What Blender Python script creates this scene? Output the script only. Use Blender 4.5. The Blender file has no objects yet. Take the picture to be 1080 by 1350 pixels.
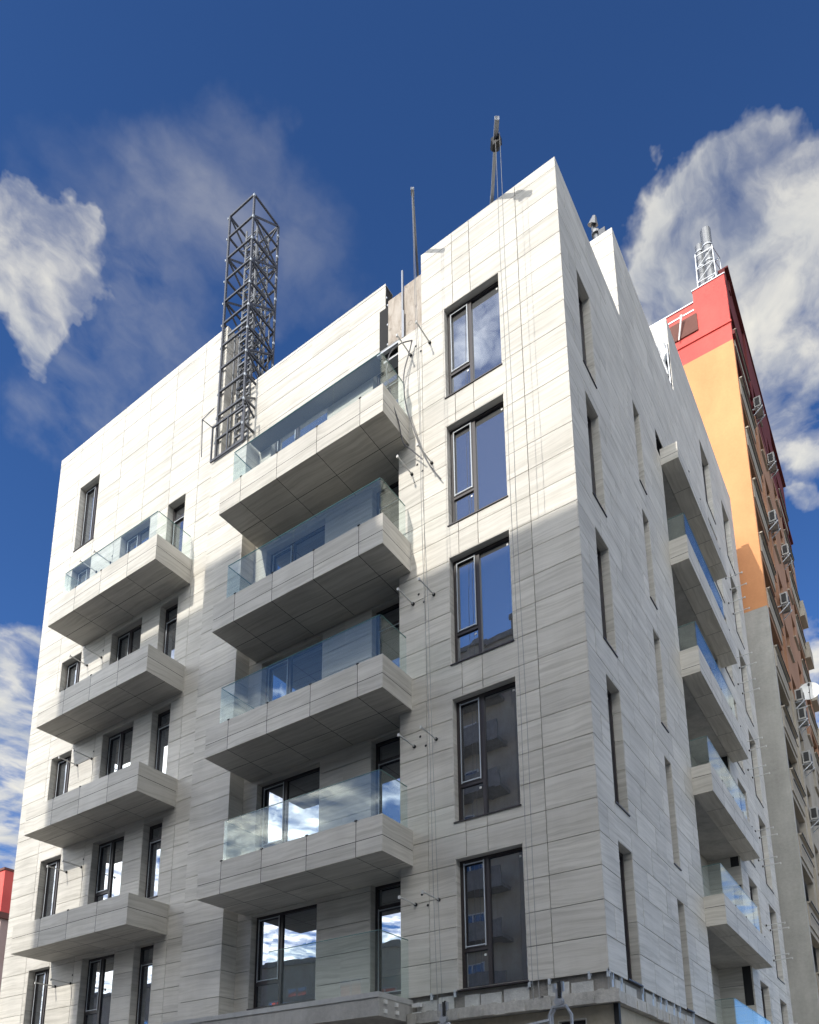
import bpy, math, random
from mathutils import Vector, Matrix
random.seed(7)
SC = bpy.context.scene
COL = SC.collection
R = math.radians
# ------------------------------------------------------------------ camera
FPX, PPX, PPY = 1041.92, 559.14, 1271.46
yaw, pitch, roll = 0.581858, 0.234795, -0.011406
fw = Vector((-math.sin(yaw)*math.cos(pitch), math.cos(yaw)*math.cos(pitch), math.sin(pitch)))
rt0 = Vector((math.cos(yaw), math.sin(yaw), 0)); up0 = rt0.cross(fw)
rt = rt0*math.cos(roll)+up0*math.sin(roll); up = -rt0*math.sin(roll)+up0*math.cos(roll)
cd = bpy.data.cameras.new('camera'); cam = bpy.data.objects.new('camera', cd); COL.objects.link(cam)
cd.sensor_fit = 'HORIZONTAL'; cd.sensor_width = 36; cd.lens = 36*FPX/1080
cd.shift_x = (540-PPX)/1080; cd.shift_y = (PPY-675)/1080
cd.clip_start = .1; cd.clip_end = 4000
cam.matrix_world = Matrix(((rt.x, up.x, -fw.x, 4.3153), (rt.y, up.y, -fw.y, -11.9636), (rt.z, up.z, -fw.z, -5.6572), (0, 0, 0, 1)))
SC.camera = cam
# ------------------------------------------------------------------ light, exposure
SUN_K, SUN_S = .155, .65           # how far the light runs in x and down for each metre in y
sdir = Vector((SUN_K, 1, -SUN_S)).normalized()
sl = bpy.data.lights.new('sun', 'SUN'); sl.energy = 2.4; sl.angle = R(.53); sl.color = (1, .95, .855)
so = bpy.data.objects.new('sun', sl); COL.objects.link(so)
so.rotation_euler = sdir.to_track_quat('-Z', 'Y').to_euler(); so.location = (0, -60, 60)
SC.view_settings.view_transform = 'Standard'; SC.view_settings.look = 'None'
SC.view_settings.exposure = 0.58; SC.view_settings.gamma = 1
SC.view_settings.use_curve_mapping = False
SC.cycles.max_bounces = 8; SC.cycles.transparent_max_bounces = 16

# ------------------------------------------------------------------ node helper
class NT:
    def __init__(s, tree): s.t = tree; s.n = tree.nodes; s.l = tree.links; s.n.clear()
    def new(s, typ, **kw):
        nd = s.n.new(typ)
        for k, v in kw.items():
            if k.startswith('_'): setattr(nd, k[1:], v)
            else: s.put(nd.inputs[k.replace('__', ' ')], v)
        return nd
    def put(s, sock, v):
        if isinstance(v, bpy.types.NodeSocket): s.l.new(v, sock)
        else: sock.default_value = v
    def math(s, op, a, b=0., c=0., clamp=False):
        nd = s.n.new('ShaderNodeMath'); nd.operation = op; nd.use_clamp = clamp
        for i, v in enumerate((a, b, c)): s.put(nd.inputs[i], v)
        return nd.outputs[0]
    def vmath(s, op, a, b=(0, 0, 0), out=0):
        nd = s.n.new('ShaderNodeVectorMath'); nd.operation = op
        s.put(nd.inputs[0], a)
        if op == 'SCALE': s.put(nd.inputs['Scale'], b)
        else: s.put(nd.inputs[1], b)
        return nd.outputs[out]
    def ramp(s, f, stops, interp='LINEAR'):
        nd = s.n.new('ShaderNodeValToRGB'); cr = nd.color_ramp; cr.interpolation = interp
        while len(cr.elements) < len(stops): cr.elements.new(.5)
        for e, (p, c) in zip(cr.elements, stops):
            e.position = p; e.color = (c, c, c, 1) if isinstance(c, (int, float)) else (*c, 1)
        s.put(nd.inputs[0], f); return nd.outputs[0]
    def mix(s, f, a, b, mode='MIX'):
        nd = s.n.new('ShaderNodeMix'); nd.data_type = 'RGBA'; nd.blend_type = mode
        s.put(nd.inputs[0], f)
        for sk, v in ((nd.inputs[6], a), (nd.inputs[7], b)):
            s.put(sk, (*v, 1) if isinstance(v, tuple) and len(v) == 3 else v)
        return nd.outputs[2]
    def noise(s, vec, scale, detail=4, rough=.55, dist=0., out=0):
        nd = s.n.new('ShaderNodeTexNoise')
        s.put(nd.inputs['Vector'], vec); nd.inputs['Scale'].default_value = scale
        nd.inputs['Detail'].default_value = detail; nd.inputs['Roughness'].default_value = rough
        nd.inputs['Distortion'].default_value = dist
        return nd.outputs[out]

# ------------------------------------------------------------------ sky with clouds
W = bpy.data.worlds.new('World'); SC.world = W; W.use_nodes = True
n = NT(W.node_tree)
sky = n.new('ShaderNodeTexSky'); sky.sky_type = 'NISHITA'; sky.sun_disc = False
sky.sun_elevation = math.asin(-sdir.z); sky.sun_rotation = math.atan2(-sdir.x, -sdir.y)
sky.air_density = 1.0; sky.dust_density = .3; sky.ozone_density = 2.0; sky.altitude = 200
tc = n.new('ShaderNodeTexCoord').outputs['Generated']
dirn = n.vmath('NORMALIZE', tc)
sep = n.new('ShaderNodeSeparateXYZ', Vector=dirn)
wdir = None
zz = n.math('MAXIMUM', sep.outputs[2], .06)
flat = n.new('ShaderNodeCombineXYZ', X=n.math('DIVIDE', sep.outputs[0], zz), Y=n.math('DIVIDE', sep.outputs[1], zz), Z=0.).outputs[0]
warp = n.noise(flat, 2.6, 5, .55, out=1)
wv = n.vmath('SCALE', n.vmath('SUBTRACT', warp, (.5, .5, .5)), .22)
p1 = n.vmath('ADD', flat, wv)
f1 = n.noise(p1, 8., 12, .54, .0)
f2 = n.noise(n.vmath('MULTIPLY', p1, (1.9, 1.0, 1.0)), 20., 8, .58)
base = n.math('ADD', n.math('MULTIPLY', f1, .82), n.math('MULTIPLY', f2, .18))
def pd(px, py):     # unit direction through a point of the 1080 x 1350 frame, for measuring the clouds
    v = fw+rt*((px-PPX)/FPX)-up*((py-PPY)/FPX); return tuple(v.normalized())
wdir = n.vmath('NORMALIZE', n.vmath('ADD', dirn, n.vmath('SCALE', n.vmath('SUBTRACT', n.noise(dirn, 12., 5, .55, out=1), (.5, .5, .5)), .13)))
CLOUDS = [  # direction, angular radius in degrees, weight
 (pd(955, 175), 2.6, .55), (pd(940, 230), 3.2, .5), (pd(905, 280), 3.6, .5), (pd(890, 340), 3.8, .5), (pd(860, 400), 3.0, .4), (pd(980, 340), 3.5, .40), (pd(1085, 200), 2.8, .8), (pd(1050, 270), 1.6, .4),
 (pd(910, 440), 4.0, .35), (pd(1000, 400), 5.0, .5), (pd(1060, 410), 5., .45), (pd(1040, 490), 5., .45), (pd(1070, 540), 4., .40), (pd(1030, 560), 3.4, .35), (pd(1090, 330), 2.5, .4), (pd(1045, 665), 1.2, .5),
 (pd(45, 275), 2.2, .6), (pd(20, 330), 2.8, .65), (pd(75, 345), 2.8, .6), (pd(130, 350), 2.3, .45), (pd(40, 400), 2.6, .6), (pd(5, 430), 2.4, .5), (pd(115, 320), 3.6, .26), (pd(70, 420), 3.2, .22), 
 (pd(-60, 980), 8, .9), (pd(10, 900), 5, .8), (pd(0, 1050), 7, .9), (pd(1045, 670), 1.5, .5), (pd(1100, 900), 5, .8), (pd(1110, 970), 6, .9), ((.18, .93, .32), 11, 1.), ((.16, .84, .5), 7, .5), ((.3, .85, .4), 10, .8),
 ((.5, -.5, .7), 32, 1.), ((-.80, -.55, .25), 24, 1.), ((-.15, -.93, .32), 22, 1.), ((-.27, -.56, .78), 7, .6), ((.15, -.66, .73), 15, .8), ((.8, .2, .5), 30, 1.), ((.1, -.9, .35), 28, 1.), ((-.95, -.2, .3), 24, .9),  # unseen clouds from here on, added for fill light and reflections
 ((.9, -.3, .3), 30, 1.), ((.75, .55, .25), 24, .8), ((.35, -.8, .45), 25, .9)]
msk = None
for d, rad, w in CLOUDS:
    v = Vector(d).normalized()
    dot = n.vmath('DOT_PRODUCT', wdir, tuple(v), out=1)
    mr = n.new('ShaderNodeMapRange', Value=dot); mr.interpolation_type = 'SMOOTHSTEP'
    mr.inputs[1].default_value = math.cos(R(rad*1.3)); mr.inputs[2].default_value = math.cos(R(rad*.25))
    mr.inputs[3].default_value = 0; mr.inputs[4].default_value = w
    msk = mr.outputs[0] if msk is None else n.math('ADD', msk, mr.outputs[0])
VEIL = [(pd(170, 370), 4.5, 1.), (pd(250, 270), 3.6, .8), (pd(140, 460), 3.6, .9), (pd(220, 450), 3.0, .8), (pd(90, 530), 3.0, .9), (pd(400, 330), 3.0, .6), (pd(320, 220), 2.4, .5), (pd(120, 260), 3.0, .5)]
vmk = None
for d, rad, w in VEIL:
    dot = n.vmath('DOT_PRODUCT', wdir, tuple(Vector(d).normalized()), out=1)
    mr = n.new('ShaderNodeMapRange', Value=dot); mr.interpolation_type = 'SMOOTHSTEP'
    mr.inputs[1].default_value = math.cos(R(rad*1.2)); mr.inputs[2].default_value = 1.; mr.inputs[3].default_value = 0; mr.inputs[4].default_value = w
    vmk = mr.outputs[0] if vmk is None else n.math('MAXIMUM', vmk, mr.outputs[0])
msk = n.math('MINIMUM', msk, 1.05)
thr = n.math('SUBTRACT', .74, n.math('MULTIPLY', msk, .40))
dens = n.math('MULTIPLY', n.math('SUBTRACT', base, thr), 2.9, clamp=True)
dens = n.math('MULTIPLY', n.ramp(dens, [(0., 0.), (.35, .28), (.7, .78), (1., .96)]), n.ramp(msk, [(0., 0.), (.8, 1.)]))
veil = n.math('MULTIPLY', n.math('MULTIPLY', vmk, n.ramp(base, [(.36, .05), (.50, .45), (.66, 1.)])), .32)
dens = n.math('MAXIMUM', dens, veil)
shade = n.noise(p1, 4.2, 6, .55)
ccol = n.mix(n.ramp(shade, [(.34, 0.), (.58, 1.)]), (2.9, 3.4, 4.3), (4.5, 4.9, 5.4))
tint = n.mix(1., sky.outputs[0], n.mix(n.ramp(sep.outputs[2], [(.45, 0.), (.88, 1.)]), (.345, .575, .91), (.268, .455, .73)), 'MULTIPLY')
fill_boost = n.new('ShaderNodeMapRange', Value=n.vmath('DOT_PRODUCT', dirn, tuple(-sdir), out=1))
fill_boost.inputs[1].default_value = .34; fill_boost.inputs[2].default_value = .72; fill_boost.inputs[3].default_value = 1.; fill_boost.inputs[4].default_value = 8.0  # added brightness on the unseen sunward clouds, fill for the shaded walls
ccol = n.vmath('SCALE', ccol, fill_boost.outputs[0])
ccol = n.mix(n.ramp(fill_boost.outputs[0], [(0., 0.), (.3, 0.), (1., 1.)]), ccol, n.vmath('MULTIPLY', ccol, (1.12, 1.0, .82)))
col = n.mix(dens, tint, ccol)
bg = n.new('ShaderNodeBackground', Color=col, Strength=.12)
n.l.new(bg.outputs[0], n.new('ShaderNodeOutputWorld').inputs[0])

# ------------------------------------------------------------------ materials
def mat(name, build):
    m = bpy.data.materials.new(name); m.use_nodes = True
    n = NT(m.node_tree); out = n.new('ShaderNodeOutputMaterial')
    sh = build(n); n.l.new(sh, out.inputs[0]); return m
def princ(n, **kw):
    return n.new('ShaderNodeBsdfPrincipled', **kw)
def bump(n, h, dist, st=1.):
    return n.new('ShaderNodeBump', Height=h, Distance=dist, Strength=st).outputs[0]

def stone(n, bright=1.0):
    uv = n.new('ShaderNodeUVMap').outputs[0]
    s = n.new('ShaderNodeSeparateXYZ', Vector=uv)
    tid = n.new('ShaderNodeCombineXYZ', X=n.math('FLOOR', n.math('DIVIDE', s.outputs[0], 20.)), Y=n.math('FLOOR', n.math('DIVIDE', s.outputs[1], 20.)), Z=0.).outputs[0]
    wn = n.new('ShaderNodeTexWhiteNoise', Vector=tid); rv = wn.outputs[0]; rc = wn.outputs[1]
    big = n.noise(n.vmath('MULTIPLY', uv, (1.0, 1.6, 1)), .8, 3, .5)
    wob = n.math('MULTIPLY', n.math('SUBTRACT', big, .5), .22)
    v = n.new('ShaderNodeCombineXYZ', X=n.math('MULTIPLY', s.outputs[0], .55), Y=n.math('MULTIPLY', n.math('ADD', s.outputs[1], wob), 13.), Z=rv).outputs[0]
    a = n.noise(v, 1.0, 6, .62, .35)
    v2 = n.new('ShaderNodeCombineXYZ', X=n.math('MULTIPLY', s.outputs[0], .9), Y=n.math('MULTIPLY', n.math('ADD', s.outputs[1], wob), 46.), Z=rv).outputs[0]
    b = n.noise(v2, 1.0, 4, .6, .2)
    st = n.ramp(a, [(.28, .84), (.40, .94), (.50, 1.), (.72, 1.05)])
    st2 = n.ramp(b, [(.30, .89), (.46, 1.), (.8, 1.02)])
    st3 = n.ramp(big, [(.3, .93), (.7, 1.04)])
    per = n.math('ADD', .905, n.math('MULTIPLY', rv, .14))
    k = n.math('MULTIPLY', n.math('MULTIPLY', st, st2), n.math('MULTIPLY', st3, per))
    geo = n.new('ShaderNodeNewGeometry').outputs['Position']
    dirt = n.ramp(n.noise(n.vmath('MULTIPLY', geo, (1, 1, .35)), 1.1, 5, .6), [(.3, .90), (.58, 1.)])
    k = n.math('MULTIPLY', n.math('MULTIPLY', k, dirt), bright)
    warm = n.mix(n.ramp(a, [(.35, 0.), (.6, 1.)]), (.60, .57, .505), (.685, .655, .595))
    c = n.new('ShaderNodeVectorMath', _operation='SCALE', Vector=warm, Scale=k).outputs[0]
    h = n.math('ADD', n.math('MULTIPLY', a, .6), n.math('MULTIPLY', b, .4))
    return princ(n, **{'Base Color': c, 'Roughness': n.ramp(b, [(.3, .62), (.7, .48)]), 'Specular IOR Level': .35, 'Normal': bump(n, h, .0025, .5)}).outputs[0]
M = {}
M['tile'] = mat('veined_stone_tile', stone)
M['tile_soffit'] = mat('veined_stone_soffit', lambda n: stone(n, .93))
def flat_mat(name, colr, rough=.6, metal=0., var=.12, scale=6., bumpd=.0, spec=.5):
    def b(n):
        pos = n.new('ShaderNodeNewGeometry').outputs['Position']
        f = n.noise(pos, scale, 5, .6)
        f2 = n.noise(pos, scale*.17, 4, .6)
        k = n.math('ADD', 1-var, n.math('MULTIPLY', n.math('ADD', f, f2), var))
        c = n.new('ShaderNodeVectorMath', _operation='SCALE', Scale=k); c.inputs[0].default_value = colr
        kw = {'Base Color': c.outputs[0], 'Roughness': rough, 'Metallic': metal, 'Specular IOR Level': spec}
        if bumpd: kw['Normal'] = bump(n, f, bumpd, .6)
        return princ(n, **kw).outputs[0]
    return mat(name, b)
M['backing'] = flat_mat('dark_joint_backing', (.022, .022, .024), .9)
M['body'] = flat_mat('grey_wall_body', (.28, .28, .27), .9)
M['frame'] = flat_mat('anthracite_window_frame', (.035, .028, .030), .42, 0, .2)
M['bead'] = flat_mat('pale_protective_film', (.50, .54, .58), .35, 0, .1)
M['dark'] = flat_mat('black_rubber', (.012, .012, .013), .6)
M['steel'] = flat_mat('galvanised_steel', (.42, .44, .47), .42, .55, .25, 9.)
M['mast'] = flat_mat('grey_painted_steel', (.085, .09, .105), .5, .3, .25, 5.)
M['inner'] = flat_mat('worn_grey_hoist_steel', (.19, .20, .215), .5, .3, .3, 8.)
M['shiny'] = flat_mat('polished_steel', (.75, .76, .78), .18, 1., .1)
M['flue'] = flat_mat('bright_flue_steel', (.22, .225, .235), .4, .5, .15, 3.)
M['foil'] = flat_mat('crumpled_foil', (.80, .80, .78), .3, .35, .2, 30., .05)
M['post'] = flat_mat('grey_zinc_profile', (.30, .32, .36), .45, .3, .15)
M['oldwhite'] = flat_mat('greyed_white_enamel', (.36, .355, .34), .5, 0, .25, 3.)
M['white'] = flat_mat('white_plastic', (.78, .78, .76), .45, 0, .05)
M['rod'] = flat_mat('white_pipe', (.62, .62, .60), .4, 0, .08)
M['rope'] = flat_mat('steel_rope', (.27, .27, .27), .55, .4, .1)
M['cable'] = flat_mat('grey_cable', (.12, .12, .13), .6)
M['board'] = None
def boardm(n):
    pos = n.new('ShaderNodeNewGeometry').outputs['Position']
    s = n.new('ShaderNodeSeparateXYZ', Vector=pos)
    v = n.new('ShaderNodeCombineXYZ', X=n.math('MULTIPLY', s.outputs[0], 3.), Y=s.outputs[1], Z=n.math('MULTIPLY', s.outputs[2], 1.1)).outputs[0]
    f = n.noise(v, 2.2, 6, .65, .5)
    c = n.ramp(f, [(.3, (.27, .22, .18)), (.5, (.42, .365, .31)), (.72, (.54, .49, .44))])
    vo = n.new('ShaderNodeTexVoronoi', Vector=pos, Scale=3.1); vo.feature = 'F1'
    ring = n.ramp(vo.outputs[0], [(.0, 1.), (.14, 1.), (.17, .72), (.21, .72), (.24, 1.)])
    c = n.new('ShaderNodeVectorMath', _operation='SCALE', Vector=c, Scale=ring).outputs[0]
    return princ(n, **{'Base Color': c, 'Roughness': .8, 'Normal': bump(n, f, .01)}).outputs[0]
M['board'] = mat('weathered_insulation_board', boardm)
def concrete(n, c0=(.25, .245, .235), c1=(.44, .43, .41), sc=1.):
    pos = n.new('ShaderNodeNewGeometry').outputs['Position']
    s = n.new('ShaderNodeSeparateXYZ', Vector=pos)
    a = n.noise(pos, 1.3*sc, 8, .65, .2); b = n.noise(pos, 14*sc, 4, .6)
    st = n.noise(n.vmath('MULTIPLY', pos, (2.5, 2.5, .35)), 1.6*sc, 5, .6)
    f = n.math('ADD', n.math('MULTIPLY', a, .5), n.math('ADD', n.math('MULTIPLY', b, .2), n.math('MULTIPLY', st, .3)))
    c = n.ramp(f, [(.36, c0), (.64, c1)])
    return princ(n, **{'Base Color': c, 'Roughness': .88, 'Normal': bump(n, n.math('ADD', a, b), .012, .7)}).outputs[0]
M['concrete'] = mat('raw_concrete', lambda n: concrete(n, (.32, .31, .29), (.54, .525, .49)))
M['screed'] = mat('pale_cement_screed', lambda n: concrete(n, (.40, .40, .39), (.56, .56, .54)))
M['rawslab'] = mat('pale_rough_slab_edge', lambda n: concrete(n, (.34, .325, .295), (.66, .635, .58), 1.6))
M['plaster'] = mat('beige_plaster', lambda n: concrete(n, (.40, .345, .25), (.58, .52, .41)))
M['blocks'] = mat('white_aerated_block', lambda n: concrete(n, (.45, .45, .43), (.66, .66, .63), 2.))
M['mortar'] = mat('grey_mortar', lambda n: concrete(n, (.20, .19, .17), (.36, .34, .31), 2.))
def paint(c0, c1, seam=False):
    def b(n):
        pos = n.new('ShaderNodeNewGeometry').outputs['Position']
        a = n.noise(n.vmath('MULTIPLY', pos, (1, 1, .5)), .55, 7, .6, .3); b_ = n.noise(pos, 9, 3, .5)
        c = n.ramp(n.math('ADD', n.math('MULTIPLY', a, .8), n.math('MULTIPLY', b_, .2)), [(.32, c0), (.62, c1)])
        return princ(n, **{'Base Color': c, 'Roughness': .85, 'Specular IOR Level': .2, 'Normal': bump(n, b_, .004, .5)}).outputs[0]
    return b
M['orange'] = mat('orange_render', paint((.58, .265, .12), (.70, .335, .155)))
M['red'] = mat('coral_red_render', paint((.60, .095, .085), (.70, .13, .11)))
M['deepred'] = mat('dark_red_panel', paint((.115, .028, .028), (.165, .04, .04)))
M['brick'] = mat('brown_tile_cladding', paint((.13, .06, .05), (.19, .09, .075)))
M['sidebrown'] = mat('ochre_brown_render', paint((.30, .165, .10), (.40, .23, .15)))
M['sidebeige'] = mat('beige_grey_render', paint((.30, .265, .215), (.42, .38, .32)))
M['endgrey'] = mat('unpainted_concrete_end_wall', lambda n: concrete(n, (.33, .32, .29), (.50, .49, .45), .6))
M['pink'] = mat('pinkish_render', paint((.34, .24, .21), (.45, .33, .30)))
def winglass(tint, dark, refl):
    def b(n):
        pos = n.new('ShaderNodeNewGeometry').outputs['Position']
        w = n.noise(pos, .9, 2, .4)
        nb = bump(n, w, .008, .30)
        fr = n.new('ShaderNodeFresnel', IOR=1.5, Normal=nb)
        g = n.new('ShaderNodeBsdfGlossy', Color=(*tint, 1), Roughness=.008, Normal=nb)
        d = princ(n, **{'Base Color': (*dark, 1), 'Roughness': .6})
        fac = n.math('ADD', refl, n.math('MULTIPLY', fr.outputs[0], 1.0), clamp=True)
        mx = n.new('ShaderNodeMixShader', Fac=fac); n.l.new(d.outputs[0], mx.inputs[1]); n.l.new(g.outputs[0], mx.inputs[2])
        return mx.outputs[0]
    return b
M['glass'] = mat('reflective_window_glass', winglass((.86, .92, 1.0), (.016, .017, .019), .32))
M['oldglass'] = mat('old_window_glass', winglass((.8, .85, .9), (.02, .022, .025), .12))
def rail(n):
    bf = n.new('ShaderNodeNewGeometry').outputs['Backfacing']
    fr = n.new('ShaderNodeFresnel', IOR=n.math('ADD', 1.32, n.math('MULTIPLY', bf, 1/1.32-1.32)))
    t = n.new('ShaderNodeBsdfTransparent', Color=(.935, .975, .968, 1))
    g = n.new('ShaderNodeBsdfGlossy', Color=(.88, .92, .90, 1), Roughness=.01)
    d = n.new('ShaderNodeBsdfDiffuse', Color=(.60, .70, .67, 1))
    m1 = n.new('ShaderNodeMixShader', Fac=.022); n.l.new(t.outputs[0], m1.inputs[1]); n.l.new(d.outputs[0], m1.inputs[2])
    fac = n.math('ADD', .025, n.math('MULTIPLY', fr.outputs[0], 1.), clamp=True)
    m2 = n.new('ShaderNodeMixShader', Fac=fac); n.l.new(m1.outputs[0], m2.inputs[1]); n.l.new(g.outputs[0], m2.inputs[2])
    return m2.outputs[0]
M['rail'] = mat('greenish_railing_glass', rail)
M['railedge'] = flat_mat('green_glass_edge', (.10, .22, .21), .2)
M['asphalt'] = flat_mat('asphalt', (.055, .055, .057), .9, 0, .3, 12.)
M['paving'] = flat_mat('grey_paving', (.30, .29, .27), .85, 0, .2, 8.)
M['earth'] = flat_mat('dusty_ground', (.22, .20, .165), .95, 0, .2, 1.)
M['blue'] = flat_mat('blue_cloth', (.03, .06, .22), .8)

# ------------------------------------------------------------------ mesh builder
def FA(c): return lambda u, v, w: (u, c-w, v)        # wall at y=c looking to -y
def FB(c): return lambda u, v, w: (c+w, u, v)        # wall at x=c looking to +x
def FW(u, v, w): return (u, v, w)                    # plain world axes
class MB:
    def __init__(s, F=FW): s.F = F; s.v = []; s.f = []; s.m = []; s.uv = []; s.mi = 0; s.cuts = [0]
    def mark(s): s.cuts.append(len(s.f))
    def poly(s, pts, uvs=None):
        b = len(s.v); s.v += [s.F(*p) for p in pts]; s.f.append(tuple(range(b, b+len(pts)))); s.m.append(s.mi)
        s.uv.append(uvs or [(p[0], p[1]) for p in pts])
    def box(s, a0, a1, b0, b1, c0, c1, skip='', off=None):
        ox, oy = off if off else (20*random.randint(0, 400), 20*random.randint(0, 400))
        ox += 4; oy += 8
        P = lambda i, j, k: ((a0, a1)[i], (b0, b1)[j], (c0, c1)[k])
        F_ = {'+c': [(0,0,1),(1,0,1),(1,1,1),(0,1,1)], '-c': [(1,0,0),(0,0,0),(0,1,0),(1,1,0)],
              '+a': [(1,0,1),(1,0,0),(1,1,0),(1,1,1)], '-a': [(0,0,0),(0,0,1),(0,1,1),(0,1,0)],
              '+b': [(0,1,1),(1,1,1),(1,1,0),(0,1,0)], '-b': [(0,0,0),(1,0,0),(1,0,1),(0,0,1)]}
        for k, q in F_.items():
            if k in skip: continue
            pts = [P(*t) for t in q]
            ax = {'a': (2, 1), 'b': (0, 2), 'c': (0, 1)}[k[1]]
            s.poly(pts, [(p[ax[0]] % 12+ox, (p[ax[1]]+4) % 9+oy) for p in pts] if 0 else [((p[ax[0]]-a0 if ax[0]==0 else p[ax[0]]-c0)+ox, (p[ax[1]]-b0 if ax[1]==1 else p[ax[1]]-c0)+oy) for p in pts])
        s.mark()
    def beam(s, p, q, w, h=None, up_=(0, 0, 1)):
        h = h or w; p = Vector(p); q = Vector(q); d = (q-p).normalized(); u = Vector(up_)
        if abs(d.dot(u)) > .98: u = Vector((1, 0, 0))
        a = d.cross(u).normalized()*w/2; b = a.cross(d).normalized()*h/2
        c = [(-1,-1),(1,-1),(1,1),(-1,1)]
        A = [p+a*i+b*j for i, j in c]; B = [q+a*i+b*j for i, j in c]
        for i in range(4):
            j = (i+1) % 4; s.poly([tuple(A[i]), tuple(A[j]), tuple(B[j]), tuple(B[i])])
        s.poly([tuple(x) for x in A[::-1]]); s.poly([tuple(x) for x in B]); s.mark()
    def tube(s, pts, r, n=8, cap=True):
        pts = [Vector(p) for p in pts]; rings = []
        rr = r if isinstance(r, (list, tuple)) else [r]*len(pts)
        prev = None
        for i, p in enumerate(pts):
            d = ((pts[min(i+1, len(pts)-1)]-pts[max(i-1, 0)]).normalized())
            u = prev if prev is not None else (Vector((0, 0, 1)) if abs(d.z) < .9 else Vector((1, 0, 0)))
            a = (u-d*u.dot(d)).normalized(); b = d.cross(a); prev = a
            rings.append([tuple(p+(a*math.cos(t)+b*math.sin(t))*rr[i]) for t in [2*math.pi*k/n for k in range(n)]])
        for A, B in zip(rings, rings[1:]):
            for k in range(n):
                j = (k+1) % n; s.poly([A[k], A[j], B[j], B[k]])
        if cap: s.poly(rings[0][::-1]); s.poly(rings[-1])
        s.mark()
    def each(s, name, mats, parent=None, label=None, smooth=False):
        o = None
        for a, b in zip(s.cuts, s.cuts[1:]):
            q = MB(); 
            for f, uv in zip(s.f[a:b], s.uv[a:b]): q.poly([s.v[i] for i in f], uv)
            o = q.build(name, mats, parent, label, smooth)
        return o
    def build(s, name, mats, parent=None, label=None, smooth=False):
        me = bpy.data.meshes.new(name); me.from_pydata(s.v, [], s.f)
        for m in (mats if isinstance(mats, (list, tuple)) else [mats]): me.materials.append(M[m])
        me.polygons.foreach_set('material_index', s.m)
        uvl = me.uv_layers.new(name='UVMap'); flatuv = [c for f in s.uv for p in f for c in p]
        uvl.data.foreach_set('uv', flatuv)
        if smooth: me.polygons.foreach_set('use_smooth', [True]*len(s.f))
        me.validate(); me.update()
        o = bpy.data.objects.new(name, me); COL.objects.link(o)
        if parent: o.parent = parent; o.matrix_parent_inverse = parent.matrix_world.inverted()
        if label: o['label'] = label
        return o
def thing(name, label, cat, loc=(0, 0, 0), group=None):
    o = bpy.data.objects.new(name, None); COL.objects.link(o); o.location = loc
    o.matrix_world = Matrix.Translation(loc); o.empty_display_size = .2
    o['label'] = label; o['category'] = cat
    if group: o['group'] = group
    return o
def tag(o, label, cat, group=None, kind=None):
    if label: o['label'] = label
    if cat: o['category'] = cat
    if group: o['group'] = group
    if kind: o['kind'] = kind
    return o
def sub(rects, cut):
    out = []; cu0, cu1, cv0, cv1 = cut
    for u0, u1, v0, v1 in rects:
        a0, a1, b0, b1 = max(u0, cu0), min(u1, cu1), max(v0, cv0), min(v1, cv1)
        if a0 >= a1-1e-6 or b0 >= b1-1e-6: out.append((u0, u1, v0, v1)); continue
        if v0 < b0: out.append((u0, u1, v0, b0))
        if b1 < v1: out.append((u0, u1, b1, v1))
        if u0 < a0: out.append((u0, a0, b0, b1))
        if a1 < u1: out.append((a1, u1, b0, b1))
    return [r for r in out if r[1]-r[0] > .004 and r[3]-r[2] > .004]
GAP = .013
def cladding(parent, F, regions, cuts, ulines, vlines, stagger=0., body=.28, label=None, thick=.022, mat_='tile'):
    """stone panels with open joints on a dark backing and a wall body behind them"""
    mb = MB(F); bk = MB(F)
    for reg in regions:
        U0, U1, V0, V1 = reg
        vl = [V0]+[v for v in vlines if V0+.03 < v < V1-.03]+[V1]
        for r, (v0, v1) in enumerate(zip(vl, vl[1:])):
            sh = stagger*((r*7) % 3)/3. if stagger else 0
            ul = [U0]+[u for u in (x+sh for x in ulines) if U0+.05 < u < U1-.05]+[U1]
            for u0, u1 in zip(ul, ul[1:]):
                off = (20*random.randint(0, 400), 20*random.randint(0, 400))
                g = GAP/2
                cell = (u0+(g if u0 > U0 else 0), u1-(g if u1 < U1 else 0), v0+(g if v0 > V0 else 0), v1-(g if v1 < V1 else 0))
                dz = random.uniform(-.0012, .0012)
                ps = [cell]
                for c in cuts: ps = sub(ps, c)
                for a0, a1, b0, b1 in ps:
                    ox, oy = off[0]+4-u0, off[1]+8-v0
                    q = [(a0, b0), (a1, b0), (a1, b1), (a0, b1)]
                    mb.poly([(x, y, dz) for x, y in q], [(x+ox, y+oy) for x, y in q])
                    for (xa, ya), (xb, yb) in zip(q, q[1:]+q[:1]):
                        mb.poly([(xa, ya, dz), (xa, ya, -thick), (xb, yb, -thick), (xb, yb, dz)], [(xa+ox, ya+oy), (xa+ox, ya+oy+.02), (xb+ox, yb+oy+.02), (xb+ox, yb+oy)])
        ps = [(U0+.035, U1-.035, V0+.02, V1-.02)]
        for c in cuts: ps = sub(ps, c)
        for a0, a1, b0, b1 in ps: bk.box(a0, a1, b0, b1, -body, -.045)
    o = mb.build('cladding', mat_, parent, label)
    bk.build('wall', 'backing', parent)
    return o
def frange(a, b, st):
    out = []; x = a
    while x < b: out.append(x); x += st
    return out

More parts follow.
